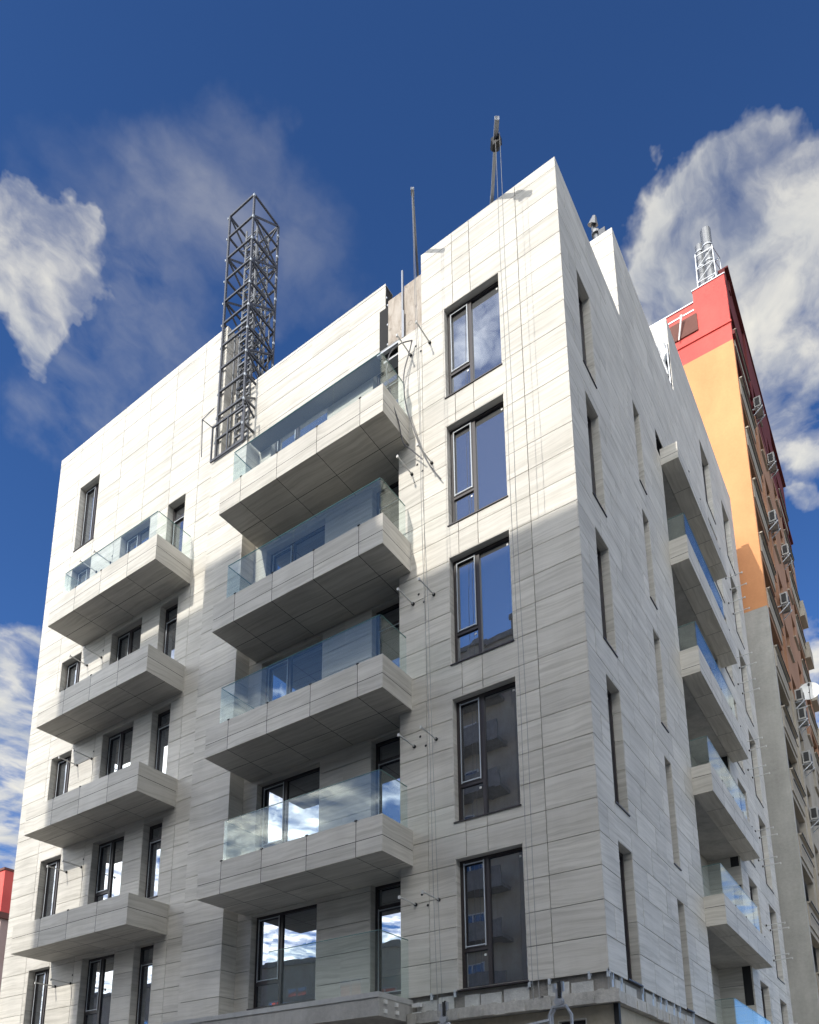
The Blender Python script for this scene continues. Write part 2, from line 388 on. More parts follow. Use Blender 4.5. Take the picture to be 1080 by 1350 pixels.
def reveal(mb, u0, u1, v0, v1, d, t=.02):
    mb.box(u0-.001, u0+t, v0, v1, -d, -.004); mb.box(u1-t, u1+.001, v0, v1, -d, -.004)
    mb.box(u0+t, u1-t, v1-t, v1+.001, -d, -.004)
def window(parent, F, u0, u1, v0, v1, d=.16, split=.42, transom=.30, kind='leaf', label=None):
    """reveal lining, dark outer frame, opening leaf with pale bead, panes"""
    rv = MB(F)
    zs = [v0]+[v for v in frange(-9.473, 25, .6036) if v0+.1 < v < v1-.1]+[v1]
    for a, b in zip(zs, zs[1:]):
        rv.box(u0, u0+.02, a+.004, b-.004, -d-.05, -.003); rv.box(u1-.02, u1, a+.004, b-.004, -d-.05, -.003)
    rv.box(u0+.02, u1-.02, v1-.02, v1, -d-.05, -.003)
    sill = MB(F); sill.box(u0+.001, u1-.001, v0-.006, v0+.018, -d-.05, .022)
    fr = MB(F); w = .062; a0, a1, b0, b1 = u0+.02, u1-.02, v0+.018, v1-.02; D0, D1 = -d-.07, -d
    fr.box(a0, a0+w, b0, b1, D0, D1); fr.box(a1-w, a1, b0, b1, D0, D1)
    fr.box(a0+w, a1-w, b0, b0+w, D0, D1); fr.box(a0+w, a1-w, b1-w, b1, D0, D1)
    W_ = a1-a0; H_ = b1-b0; panes = []
    um = a0+W_*split
    if kind in ('leaf', 'two'):
        fr.box(um-w*.6, um+w*.6, b0+w, b1-w, D0, D1)
        panes.append((um+w*.6, a1-w, b0+w, b1-w))
        L = (a0+w, um-w*.6)
    else: L = (a0+w, a1-w)
    if kind in ('leaf', 'door'):
        vt = b0+H_*transom if kind == 'leaf' else b0+H_*.80
        fr.box(L[0], L[1], vt-w*.55, vt+w*.55, D0, D1-.002)
        leaf = (L[0], L[1], vt+w*.55, b1-w) if kind == 'leaf' else (L[0], L[1], b0+w, vt-w*.55)
        panes.append((L[0], L[1], b0+w, vt-w*.55) if kind == 'leaf' else (L[0], L[1], vt+w*.55, b1-w))
    elif kind == 'two': leaf = (L[0], L[1], b0+w, b1-w)
    else: leaf = None; panes.append((L[0], L[1], b0+w, b1-w))
    fo = fr.build('window_frame', 'frame', parent, label)
    rv.build('reveal', 'tile', fo); sill.build('sill', 'frame', fo)
    if leaf:
        l0, l1, m0, m1 = leaf; sa = MB(F); t = .042
        sa.box(l0, l0+t, m0, m1, D1-.03, D1+.012); sa.box(l1-t, l1, m0, m1, D1-.03, D1+.012)
        sa.box(l0+t, l1-t, m0, m0+t, D1-.03, D1+.012); sa.box(l0+t, l1-t, m1-t, m1, D1-.03, D1+.012)
        so_ = sa.build('sash', 'frame', fo)
        bd = MB(F); k = .022; e = .003
        bd.box(l0+t-k, l0+t, m0+e, m1-e, D1, D1+.016); bd.box(l1-t, l1-t+k, m0+e, m1-e, D1, D1+.016)
        bd.box(l0+t, l1-t, m0+t-k, m0+t, D1, D1+.016); bd.box(l0+t, l1-t, m1-t, m1-t+k, D1, D1+.016)
        bd.build('glazing_bead', 'bead', fo)
        panes.append((l0+t, l1-t, m0+t, m1-t))
    gl = MB(F)
    for a, b, c, e in panes:
        j = random.uniform(-.002, .002)
        gl.poly([(a, c, D0+.035+j), (b, c, D0+.035-j), (b, e, D0+.035-j*.5), (a, e, D0+.035+j*.5)])
    gl.build('pane', 'glass', fo)
    st = MB(F)
    for a, b, c, e in panes[:2]:
        if b-a > .25: st.box(b-.09, b-.05, e-.11, e-.07, D0+.037, D0+.040)
    if d < .2 and (u0 > -3): st.each('sticker', 'white', fo)
    bx = MB(F); bx.box(a0, a1, b0, b1, D0-.02, D0-.01); bx.build('inner_blind', 'dark', fo)
    return fo

H = 3.3
DZ = [0, -.0524, .0166, -.0029, .0067]; ET = [0, .0966, -.0135, .037, -.0138]
B = thing('apartment_building', 'new pale stone clad apartment block with stepped roofline and projecting balconies', 'building', (0, 0, -7.25))

# ------------------------------------------------------------------ wall at the street corner (y = 0)
VA = frange(-2.833, 21, .6036)
wcuts = []
for k in range(5):
    v0 = -2.8405+k*H+DZ[k]; v1 = -.2989+k*H+DZ[k]+ET[k]
    if k == 0: v0 = -2.83
    wcuts.append((-2.8368, -1.4177, v0, v1))
cladding(B, FA(0), [(-3.415, 0, -2.833, 14.95)], wcuts, [-2.58, -2.125, -.955], VA)
for i, c in enumerate(wcuts):
    window(B, FA(0), *c, d=.15, label='tall corner room window, %s' % ['lowest of the column', 'second from the bottom', 'half in building shade', 'fully sunlit second from top', 'topmost'][i])
cladding(B, FA(0), [(-4.08, -3.425, -2.833, 12.86)], [], [], VA)
# ------------------------------------------------------------------ left part of the middle (y = 0) and recess
cladding(B, FA(0), [(-10.42, -9.05, -7.2, 13.02)], [], [], frange(-2.195-.6127*9, 13, .6127))
cladding(B, FB(-9.05), [(.022, .47, -7.2, 13.02)], [], [], frange(-2.195-.6127*9, 13, .6127), body=.2)
mcuts = []
for k in range(5):
    top = -.27+k*H if k < 4 else 13.45
    dtop = -.2+k*H if k < 4 else 13.2
    mcuts.append((-8.62, -6.60, -2.49+k*H, top)); mcuts.append((-5.18, -4.10, -2.62+k*H, dtop))
VM = frange(-2.195-.6127*9, 16, .6127)
cladding(B, FA(.45), [(-9.05, -4.0, -7.2, 13.0), (-10.2, -4.78, 13.0, 15.66)], mcuts, [-8.42+1.22, -5.93, -8.42], VM, body=.4)
for i, c in enumerate(mcuts):
    if i % 2 == 0: window(B, FA(.45), *c, d=.17, kind='leaf', split=.40, transom=.27)
    else: window(B, FA(.45), *c, d=.17, kind='door')
mb = MB(); mb.box(-4.4, -3.43, .03, .35, 14.2, 14.3)
# right side wall of the recess (inside), slabs of the floors
mb = MB()
mb.box(-4.075, -3.9, .06, .45, -7.2, 12.84)
mb.box(-9.0, -4.1, .05, .45, 12.96, 12.99)
mb.build('wall', 'body', B)
# exposed boards above the last strip
bd = MB(); bd.box(-4.44, -3.99, .10, .16, 12.92, 14.44); bd.box(-3.955, -3.432, .085, .15, 12.87, 14.52)
bd.each('insulation_board', 'board', B, 'weathered brown insulation board left bare beside the parapet')
bk = MB(); bk.box(-4.75, -3.45, .17, .42, 12.9, 14.40); bk.box(-4.78, -4.1, .42, .47, 13.22, 14.3); bk.build('wall', 'backing', B)
po = MB(); po.box(-4.0, -3.965, .03, .07, 12.88, 14.98); po.box(-3.985, -3.925, .01, .03, 12.9, 13.7)
po.each('rail_post', 'post', B)
ln = MB(); ln.box(-4.72, -4.08, .02, .10, 12.86, 12.91); ln.box(-4.62, -4.1, .16, .40, 12.72, 12.78); ln.build('lintel', 'steel', B)
cl = MB()
for z in (13.3, 13.95, 14.6, 15.2): cl.box(-4.79, -4.75, .47, .50, z, z+.05)
for z in (13.1, 13.7, 14.3): cl.box(-4.47, -4.44, .09, .12, z, z+.05)
cl.each('clip', 'steel', B)

# ------------------------------------------------------------------ left wing (y = .12)
wn = []
for k in range(5):
    top = -.47+k*H if k < 4 else 12.83
    for u0, u1, kd in ((-17.1, -16.03, 'single'), (-14.58, -13.15, 'leaf'), (-12.4, -11.6, 'door')):
        wn.append((u0, u1, -2.62+k*H if kd != 'single' else -2.4+k*H, top, kd))
wn.append((-17.12, -16.03, 13.5, 16.02, 'single'))
VW = frange(-2.345-.6045*9, 18, .6045)
cladding(B, FA(.12), [(-18.47, -10.22, 13.03, 17.9), (-18.47, -10.42, -7.2, 13.03)], [w[:4] for w in wn], [-17.25, -16.06, -14.91, -13.62, -12.38, -11.12], VW)
for w in wn:
    kd = w[4]
    window(B, FA(.12), *w[:4], d=.2, kind='two' if kd == 'single' else kd, split=.58 if kd == 'single' else .45)
cladding(B, FB(-10.22), [(.142, .55, 13.03, 17.9)], [], [], VW, body=.2)
# far side of the wing and roof tiers
mb = MB()
mb.box(-18.45, -18.2, .15, 18.2, -7.25, 17.85)
mb.box(-18.44, -10.25, .16, .53, 17.86, 17.89)
mb.build('wall', 'body', B)
cladding(B, lambda u, v, w: (u, 1.2-w, v), [(-10.21, -9.1, 12.9, 15.85)], [], [], VM, body=.1)

# ------------------------------------------------------------------ long right hand wall (x = 0)
rc = []
for k in range(5):
    a = -2.8237+k*H+DZ[k]; b = -.2806+k*H+DZ[k]+ET[k]
    if k == 0: a = -2.828
    rc.append((.8818, 1.642, a, b)); rc.append((4.436, 4.976, -2.828 if k == 0 else -2.895+k*H+DZ[k], -.3986+k*H+DZ[k]+ET[k]))
for k in range(7):
    rc.append((12.87, 14.2, -3.36+k*H, -.70+k*H)); rc.append((16.0, 17.32, -3.4+k*H, -.78+k*H))
recess = (6.87, 11.86, -7.2, 13.05)
recess2 = (6.5, 11.86, 13.05, 13.76)
UB = frange(.0-1.2*2, 19, 1.2)
cladding(B, FB(0), [(.0, 3.95, -2.833, 14.95), (3.95, 6.87, -2.833, 17.9), (6.87, 9.45, -2.833, 17.9), (9.45, 18.3, -7.2, 20.85)], rc+[recess, recess2], [u+.05 for u in UB], VA, stagger=1.2)
for i, c in enumerate(rc):
    window(B, FB(0), *c, d=.17, kind='two' if c[1]-c[0] < 1 else 'leaf', split=.5)
# recess behind the right balconies
cladding(B, FA(11.86), [(-.95, 0-.001, -7.2, 13.76)], [], [], VA, body=.2)
cladding(B, FB(-.95), [(6.4, 11.86, -7.2, 13.76)], [(7.4, 9.6, -2.6+k*H, -.55+k*H) for k in range(5)], UB, VA, body=.1)
for k in range(5): window(B, FB(-.95), 7.4, 9.6, -2.6+k*H, -.55+k*H, d=.1, kind='two', split=.5)
mb = MB(); mb.box(-.95, -.05, 6.45, 6.48, -7.2, 13.0); mb.box(-.93, -.05, 6.82, 6.86, -7.2, 13.04)
mb.box(-.93, -.04, 6.5, 11.84, 13.78, 13.9); mb.build('wall', 'body', B)
# return walls of the roof steps (facing the street)
cladding(B, FA(3.95), [(-10, -.024, 14.4, 17.9)], [], frange(-9.6, 0, 1.2), VA, body=.3)
cladding(B, FA(9.45), [(-10, -.024, 19.8, 20.85)], [], frange(-9.6, 0, 1.2), VA, body=.3)
mb = MB(); mb.box(-10, -.05, 9.75, 10.0, 17.4, 19.8); mb.build('wall', 'body', B)
# roof decks and inner faces
mb = MB()
mb.box(-9.0, -.3, .9, 3.9, 14.0, 14.3); mb.box(-18.2, -.3, 4.3, 9.4, 17.0, 17.2); mb.box(-18.2, -.3, 9.8, 18.2, 19.6, 19.8)
mb.box(-18.2, -.3, 18.0, 18.28, -7.2, 20.8); mb.box(-18.2, -10.3, .6, 4.2, 17.0, 17.2)
mb.box(-18.2, -18.0, 9.6, 18.0, 17.2, 20.8)
mb.build('roof', 'concrete', B)
cp = MB()
cp.box(-3.41, -.0, .01, .30, 14.951, 14.968); cp.box(-.30, -.012, .30, 3.95, 14.951, 14.968)
cp.box(-18.46, -10.23, .13, .42, 17.901, 17.918); cp.box(-9.1, -4.79, .46, .80, 15.661, 15.678)
cp.box(-.30, -.012, 3.96, 9.45, 17.901, 17.918); cp.box(-.30, -.012, 9.46, 18.28, 20.851, 20.868)
cp.each('coping', 'steel', B)
# foil duct in the open roof step
du = MB()
pts = [(-.42, 9.3, 19.75), (-.2, 9.25, 19.55), (-.12, 9.28, 19.25), (-.28, 9.3, 19.0), (-.2, 9.3, 18.7), (-.1, 9.28, 18.4)]
du.tube(pts, [.13, .15, .13, .14, .12, .05], 10)
tag(du.build('foil_duct', 'foil', None, smooth=True), 'crumpled shiny foil duct sticking out of the roof step', 'duct')
pz = MB(); pz.box(-.03, .0, 9.18, 9.21, 17.92, 19.9); pz.each('rail_post', 'steel', B)

# ------------------------------------------------------------------ balconies
def slabbox(F, u0, u1, v0, v1, w0, w1, ul, vj):
    """panelled balcony box: front, two ends, soffit; w0 is the wall side, w1 the outer face"""
    mb = MB(F); t = .02; g = GAP/2
    def face(kind, ca, va):
        for a0, a1 in zip(ca, ca[1:]):
            for b0, b1 in zip(va, va[1:]):
                ox, oy = 20*random.randint(0, 400)+4, 20*random.randint(0, 400)+8
                A0 = a0+(g if a0 > ca[0] else 0); A1 = a1-(g if a1 < ca[-1] else 0); B0 = b0+(g if b0 > va[0] else 0); B1 = b1-(g if b1 < va[-1] else 0)
                q = [(A0, B0), (A1, B0), (A1, B1), (A0, B1)]
                uv = [(x-a0+ox, y-b0+oy) for x, y in q]
                if kind == 'front': mb.poly([(x, y, w1) for x, y in q], uv)
                if kind == 'left': mb.poly([(u0, y, x) for x, y in q], uv)
                if kind == 'right': mb.poly([(u1, y, x) for x, y in q][::-1], uv[::-1])
                if kind == 'soffit': mb.poly([(x, v0, y) for x, y in q], uv)
    ua = [u0]+[u for u in ul if u0 < u < u1]+[u1]
    face('front', ua, [v0, vj, v1])
    face('left', [w0, w1], [v0, vj, v1]); face('right', [w0, w1], [v0, vj, v1])
    wm = (w0+w1)/2
    face('soffit', ua, [w0, wm, w1] if w1-w0 > .8 else [w0, w1])
    core = MB(F); e = .012
    core.box(u0+e, u1-e, v0+e, v1-.10, w0+e, w1-e); core.box(u0+e, u1-e, v1-.10, v1, w1-.16, w1-e)
    core.box(u0+e, u0+.13, v1-.10, v1, w0+e, w1-.16); core.box(u1-.13, u1-e, v1-.10, v1, w0+e, w1-.16)
    cap = MB(F); cap.box(u0+.002, u1-.002, v1, v1+.006, w1-.16, w1-.002); cap.box(u0+.002, u0+.13, v1, v1+.006, w0, w1-.16); cap.box(u1-.13, u1-.002, v1, v1+.006, w0, w1-.16)
    return mb, core, cap
def glasspanes(F, parent, panes, label=None):
    gl = MB(F)
    for kind, a, b, c, v0, v1 in panes:
        t = .008
        if kind == 'f': gl.box(a, b, v0, v1, c-t, c+t)
        else: gl.box(c-t, c+t, v0, v1, a, b)
    go = gl.build('glass_railing', 'rail', parent, label)
    ed = MB(F)
    for kind, a, b, c, v0, v1 in panes:
        if kind == 'f': ed.box(a, b, v1, v1+.010, c-.009, c+.009)
        else: ed.box(c-.009, c+.009, v1, v1+.010, a, b-.012)
    ed.build('glass_edge', 'railedge', go)
    return go
def balcony(F, u0, u1, v0, v1, w0, w1, ul, vj, label):
    mb, core, cap = slabbox(F, u0, u1, v0, v1, w0, w1, ul, vj)
    o = mb.build('balcony', 'tile_soffit', B, label)
    core.build('slab', 'backing', o); cap.each('coping', 'tile', o)
    cl = MB(F)
    for u in ul:
        if u0+.1 < u < u1-.1: cl.box(u-.03, u+.03, v1-.005, v1+.02, w1-.03, w1+.012)
    cl.each('clip', 'dark', o)
    return o
ZB, ZT = -3.495, -2.764
names = ['', 'second floor', 'third floor', 'fourth floor', 'top']
for k in range(1, 5):
    z0 = ZB+k*H+DZ[k]; z1 = ZT+k*H+DZ[k]
    o = balcony(FA(0), -8.80, -3.78, z0, z1, -.44, 1.007, [-8.07, -6.87, -5.64, -4.40], z0+.315, '%s balcony of the middle bay' % names[k])
    gz0, gz1 = z1-.06, z0+1.66
    ul = -8.40 if k > 1 else -8.06
    seam = [ul, -6.3, -3.87] if k in (1, 3) else [ul, -5.2, -3.87]
    pn = [('f', seam[0], seam[1]-.006, .97, gz0, gz1), ('f', seam[1]+.006, seam[2], .97, gz0, gz1), ('s', .08, .955, -3.86, gz0, gz1), ('s', -.2, .955, ul, gz0, gz1)]
    glasspanes(FA(0), o, pn)
ZL, ZLT = -3.6407, -2.8745
for k in range(1, 5):
    z0 = ZL+k*H+DZ[k]; z1 = ZLT+k*H+DZ[k]
    o = balcony(FA(.12), -16.02, -11.15, z0, z1, .0, 1.155, [-14.75, -13.55, -12.35], z0+.42, '%s balcony of the left wing' % names[k])
    if k == 4:
        glasspanes(FA(.12), o, [('f', -15.42, -13.3, 1.12, z1-.05, z0+1.55), ('f', -13.29, -11.24, 1.12, z1-.05, z0+1.55), ('s', .03, 1.11, -11.23, z1-.05, z0+1.55), ('s', .03, 1.11, -15.42, z1-.05, z0+1.55)])
for k in range(0, 6):
    z0 = [-3.8, -.5, 2.88, 6.17, 9.53, 12.77][k]; z1 = z0+(.74 if k < 5 else .52)
    o = balcony(FB(0), 6.80, 12.38, z0, z1, .0, .475, [8.0, 9.2, 10.4, 11.6], z0+(.45 if k in (1, 2) else .2), '%s balcony of the long right wall' % ['lowest', 'first floor', 'second floor', 'third floor', 'fourth floor', 'topmost'][k])
    if k < 5: glasspanes(FB(0), o, [('f', 6.93, 8.9, .43, z1-.05, z1+.80), ('f', 8.91, 11.2, .43, z1-.05, z1+.80), ('s', .0, .42, 6.94, z1-.05, z1+.80)])
    fl = MB(); fl.box(-.93, -.01, 6.88, 11.85, z0+.02, z0+.30); fl.build('slab', 'concrete', B)
# floors between the recess levels of the middle bay
# raw concrete balcony at the bottom
o = MB(); o.box(-9.6, -3.86, -1.0, .42, -3.30, -2.97)
o = o.build('balcony', 'concrete', B, 'unfinished raw concrete balcony slab at the bottom')
s_ = MB(); s_.box(-9.62, -3.85, -1.02, .40, -2.968, -2.87); s_.build('screed_edge', 'screed', o)
glasspanes(FA(0), o, [('f', -6.6, -3.87, .97, -2.95, -1.74), ('s', .08, .955, -3.86, -2.95, -1.74)])
w_ = MB()
for y, z in ((-.86, -3.03), (-.52, -3.04), (-.86, -3.2), (-.50, -3.18)): w_.box(-3.858, -3.82, y, y+.07, z-.04, z+.03)
for z in (-3.0, -3.17): w_.box(-3.80, -3.62, -.06, .02, z-.03, z+.04)
w_.each('fixing_block', 'white', o)

# ------------------------------------------------------------------ unfinished base under the cladding
mb = MB()
mb.box(-3.9, -.06, .07, .3, -3.17, -2.78); mb.box(-.3, -.06, .3, 6.86, -3.17, -2.78); mb.build('wall', 'mortar', B)
bl = MB()
for x0, x1 in ((-3.75, -3.3), (-3.27, -2.95), (-2.72, -2.42), (-2.39, -1.98), (-1.93, -1.45), (-1.1, -.72), (-.68, -.3)):
    bl.box(x0, x1, .045, .10, -3.155+random.uniform(0, .02), -2.9+random.uniform(-.05, .03))
for y0, y1 in ((.35, .8), (.85, 1.4), (1.9, 2.5), (2.55, 3.1), (3.2, 3.8), (3.85, 4.4), (4.5, 5.1)):
    bl.box(-.10, -.035, y0, y1, -3.155, -2.9+random.uniform(-.05, .03))
bl.each('block_course', 'blocks', B, 'bare white aerated blocks under the stone cladding')
sb = MB()
sb.box(-3.84, .14, -.16, .3, -3.36, -3.17); sb.box(-.2, .14, .302, 6.9, -3.36, -3.17); sb.box(-9.6, -3.9, .43, .7, -3.4, -2.9)
sb.build('floor_slab', 'rawslab', B)
rg = MB(); x = -3.8
while x < .1:
    w = random.uniform(.12, .4); rg.box(x, x+w, -.165-random.uniform(0, .02), -.10, -3.36-random.uniform(0, .02), -3.22+random.uniform(-.03, .045)); x += w+random.uniform(.0, .25)
y = .3
while y < 6.5:
    w = random.uniform(.12, .5); rg.box(.10, .145+random.uniform(0, .02), y, y+w, -3.36-random.uniform(0, .02), -3.22+random.uniform(-.03, .045)); y += w+random.uniform(.0, .3)
for i in range(34):
    x = random.uniform(-3.8, 0); rg.box(x, x+random.uniform(.04, .16), .0, .08, -3.17, -3.17+random.uniform(.015, .06))
rg.each('mortar_patch', 'rawslab', B)
pw = MB()
for a, b, c, d in sub([(-9.6, .02, -7.25, -3.37)], (-.95, -.45, -4.9, -3.55)): pw.box(a, b, .06, .3, c, d)
for a, b, c, d in sub([(.31, 18.0, -7.25, -3.37)], (1.0, 2.6, -5.6, -3.7)): pw.box(-.3, .02, a, b, c, d)
pw.build('wall', 'plaster', B)
window(B, FA(.05), -.95, -.45, -4.9, -3.55, d=.1, kind='two'); window(B, FB(.03), 1.0, 2.6, -5.6, -3.7, d=.1)
dp = MB(); dp.box(.025, .11, .02, .10, -7.25, -3.37); dp.build('downpipe', 'dark', B)
ck = MB()
for x in (-.02, -.34, -1.05, -1.42, -2.9, -3.4): ck.box(x-.025, x+.02, .0, .03, -2.93, -2.80); ck.box(x-.03, x+.03, .03, .05, -2.87, -2.83)
for y in (.22, .62, 1.72, 2.3, 2.75, 3.1, 3.6, 4.0, 5.0): ck.box(-.03, -.008, y-.02, y+.015, -2.94, -2.81); ck.box(-.06, -.03, y-.04, y+.05, -3.1, -2.79)
ck.each('clip', 'bead', B)

# ------------------------------------------------------------------ bracket pins for air conditioners
def pins(F, pos, L, drop=False):
    for (u, v) in pos:
        mb = MB(F); mb.tube([(u, v, -.02), (u, v+.01, L)], .016, 8); mb.box(u-.022, u+.022, v-.03, v+.03, L-.02, L+.012)
        o = mb.build('bracket_pin', 'rod', B)
        c = MB(F); c.tube([(u, v, -.01), (u, v, .035)], .035, 10); c.build('collar', 'dark', o)
for k in range(5):
    z = -1.04+k*H+(.02 if k else 0)
    pins(FA(0), [(-3.2, z), (-3.72, z)], .56)
    h = MB(FA(0)); 
    for u, v in ((-3.58, z+.18), (-3.45, z-.06)): h.tube([(u, v, .0035), (u, v, .006)], .028, 10)
    h.each('pipe_hole', 'dark', B)
    if k < 4 or True:
        z2 = -1.12+k*H
        pins(FA(.12), [(-15.68, z2), (-14.98, z2)], .58)
        h = MB(FA(.12)); h.tube([(-14.93, z2+.22, .0035), (-14.93, z2+.22, .006)], .03, 10); h.each('pipe_hole', 'dark', B)
for k in range(6):
    for z in (1.46-H+k*H, .42-H+k*H):
        pins(FB(0), [(14.95, z), (15.65, z)], .58)

# ------------------------------------------------------------------ lattice mast in the notch
T = thing('lattice_mast', 'tall dark steel lattice hoist mast standing in the roof notch', 'mast', (-9.8, .5, 13))
X0, X1, Y0, Y1, Z0, Z1 = -10.34, -9.31, .05, 1.06, 13.05, 22.15
lg = MB()
for x in (X0, X1):
    for y in (Y0, Y1): lg.box(x-.028, x+.028, y-.028, y+.028, Z0, Z1)
lg.build('leg', 'mast', T)
hz = MB(); dg = MB(); zs = [Z1-.832*i for i in range(11)]; zs.append(13.1)
e = .024
for i, z in enumerate(zs):
    hz.box(X0+.03, X1-.03, Y0-e, Y0+e, z-.026, z+.026)
    if i < 7 or i > 8: hz.box(X0+.03, X1-.03, Y1-e, Y1+e, z-.026, z+.026)
    hz.box(X0-e, X0+e, Y0+.03, Y1-.03, z-.026, z+.026); hz.box(X1-e, X1+e, Y0+.03, Y1-.03, z-.026, z+.026)
    if i < len(zs)-1:
        z2 = zs[i+1]
        a, b = (Y0, Y1) if i % 2 else (Y1, Y0)
        dg.beam((X1, a, z), (X1, b, z2), .042); dg.beam((X0, b, z), (X0, a, z2), .042)
        a, b = (X0, X1) if i % 2 else (X1, X0)
        dg.beam((a, Y1, z), (b, Y1, z2), .038)
        if i: dg.beam((a, .5, z), (b, .54, z2), .036)
hz.each('crossbar', 'mast', T); dg.each('diagonal', 'mast', T)
im = MB(); ix0, ix1, iy0, iy1 = -9.98, -9.52, .42, .88
for x in (ix0, ix1):
    for y in (iy0, iy1): im.tube([(x, y, 12.9), (x, y, 21.7)], .03, 6)
z = 13.0
i = 0
while z < 21.7:
    im.beam((ix0, iy0, z), (ix1, iy0, z), .03); im.beam((ix0, iy1, z), (ix1, iy1, z), .03)
    im.beam((ix0, iy0, z), (ix0, iy1, z), .03); im.beam((ix1, iy0, z), (ix1, iy1, z), .03)
    im.beam((ix0, iy0, z), (ix1, iy0, z+.42) if i % 2 else (ix0, iy1, z+.42), .022); im.beam((ix1, iy1, z), (ix1, iy0, z+.42), .022)
    z += .42; i += 1
im.build('inner_mast', 'inner', T)
cage = MB()
for x, y in ((-9.62, .95), (-9.40, .95), (-9.40, .62), (-10.1, .3), (-9.9, .3)):
    cage.box(x-.018, x+.018, y-.015, y+.015, 13.2, 18.7 if x > -9.8 else 17.6)
for j in range(13):
    z = 13.4+j*.42
    cage.box(-9.9, -9.4, .28, .33, z, z+.05)
    if j % 4 == 0: cage.box(-9.64, -9.38, .62, .66, z, z+.12)
for z in (15.6, 17.5): cage.box(-10.2, -9.4, .1, .14, z, z+.06)
cage.build('hoist_carriage', 'inner', T)
bs = MB()
bs.box(-10.44, -9.14, -.06, -.02, 13.03, 13.09); bs.box(-10.44, -10.40, -.06, -.02, 13.09, 14.25); bs.box(-9.18, -9.14, -.06, -.02, 13.09, 14.25)
bs.box(-10.44, -9.14, -.06, -.02, 14.2, 14.25); bs.box(-9.82, -9.78, -.055, -.025, 13.09, 14.2)
bs.beam((-10.42, -.04, 14.22), (-10.56, -.30, 14.35), .018); bs.beam((-10.56, -.30, 14.35), (-10.5, -.30, 13.05), .018)
bs.beam((-10.42, -.04, 14.9), (-10.56, -.30, 14.35), .018)
bs.box(-10.3, -9.3, .1, 1.0, 12.95, 13.02)
bs.build('base_frame', 'mast', T)
bt = MB()
for z in zs[:-1]:
    bt.box(X0-.055, X0-.025, Y0-.05, Y0-.02, z-.13, z-.07); bt.box(X1+.01, X1+.055, Y0-.06, Y0-.015, z-.14, z-.06); bt.box(X1+.02, X1+.06, Y1-.06, Y1-.01, z-.5, z-.42)
bt.each('bolt', 'bead', T)

# ------------------------------------------------------------------ roof outrigger beams, ropes, suspended platform
def outrigger(p, q, label, collar, t=.10):
    o = thing('outrigger_beam', label, 'beam', p, 'outrigger beams on the roof edge')
    mb = MB(); mb.beam(p, q, t*.7, t); 
    d = (Vector(q)-Vector(p)); back = Vector(p)-d.normalized()*1.6; mb.beam(tuple(back), p, t*.8, t*1.1)
    mb.build('beam', 'post', o)
    c = Vector(p)+d*collar; h = MB(); dn = d.normalized()
    if collar < .95:
        h.tube([tuple(c-dn*.10), tuple(c+dn*.06)], .105, 10); h.box(c.x-.02, c.x+.14, c.y-.09, c.y+.02, c.z-.16, c.z+.02)
    h.build('pulley', 'dark' if collar < .95 else 'post', o)
    en = MB(); en.beam(tuple(Vector(p)+d*min(collar+.02, .93)), q, t*.95, t*1.1); en.build('beam_end', 'post', o)
    return o
outrigger((-1.5, .0, 15.10), (-.755, -1.15, 15.15), 'thick outrigger beam with a black pulley collar and hanging ropes above the corner windows', .70, .10)
outrigger((-3.80, .45, 15.13), (-2.94, -1.05, 15.27), 'thin outrigger beam rising beside the bare insulation boards', .97, .075)
def rope(x, y, z0, z1, label, grp, top=None):
    a_, b_ = Vector(top or (x, y, z1)), Vector((x, y, z0)); ph = random.uniform(0, 6)
    mb = MB(); mb.tube([tuple(a_.lerp(b_, i/24)+Vector((.012*math.sin(ph+i*.7)*math.sin(math.pi*i/24), .006*math.sin(i*1.1), 0))) for i in range(25)], .0055, 5)
    tag(mb.build('rope', 'rope'), label, 'rope', grp)
rope(-.93, -.90, -3.35, 15.08, 'steel rope down the corner wall, left one of the right hand pair', 'ropes hanging from the outriggers')
rope(-.81, -.94, -3.35, 15.1, 'steel rope down the corner wall, right one of the right hand pair', 'ropes hanging from the outriggers')
rope(-2.95, -.50, -3.35, 16.0, 'steel rope beside the bracket pins, left one of the left hand pair', 'ropes hanging from the outriggers', (-3.0, -.98, 15.2))
rope(-2.84, -.52, -3.35, 16.0, 'steel rope beside the bracket pins, right one of the left hand pair', 'ropes hanging from the outriggers', (-2.96, -1.02, 15.2))
P = thing('suspended_platform', 'suspended work platform with steel hanger arches below the corner windows', 'work platform', (-1.8, -.8, -5.2))
def hanger(x, y, s):
    a = MB()
    a.tube([(x-.17*s, y, -4.3), (x-.17*s, y, -3.62), (x-.11*s, y, -3.5), (x+.11*s, y, -3.5), (x+.19*s, y, -3.64), (x+.19*s, y, -4.3)], .028, 6)
    a.tube([(x-.17*s, y+.1, -4.3), (x-.17*s, y+.1, -3.62), (x-.10*s, y+.1, -3.48), (x, y+.06, -3.4)], .022, 6)
    a.box(x-.045, x+.045, y-.02, y+.03, -3.50, -3.22); a.box(x-.09, x-.05, y-.02, y+.02, -3.27, -3.14); a.box(x+.05, x+.09, y-.02, y+.02, -3.27, -3.12)
    a.beam((x-.07, y, -3.2), (x-.02, y, -3.3), .03); a.beam((x+.07, y, -3.2), (x+.02, y, -3.3), .03)
    a.tube([(x, y-.04, -3.42), (x, y+.05, -3.42)], .07, 12)
    a.build('hanger', 'steel', P)
    d = MB(); d.box(x+.0, x+.05, y-.04, y-.01, -3.38, -3.12); d.tube([(x+.03, y, -3.1), (x+.03, y, -3.2)], .02, 6); d.each('hook', 'dark', P)
hanger(-.50, -.90, 1.0); hanger(-2.80, -.55, 1.0)
rl = MB()
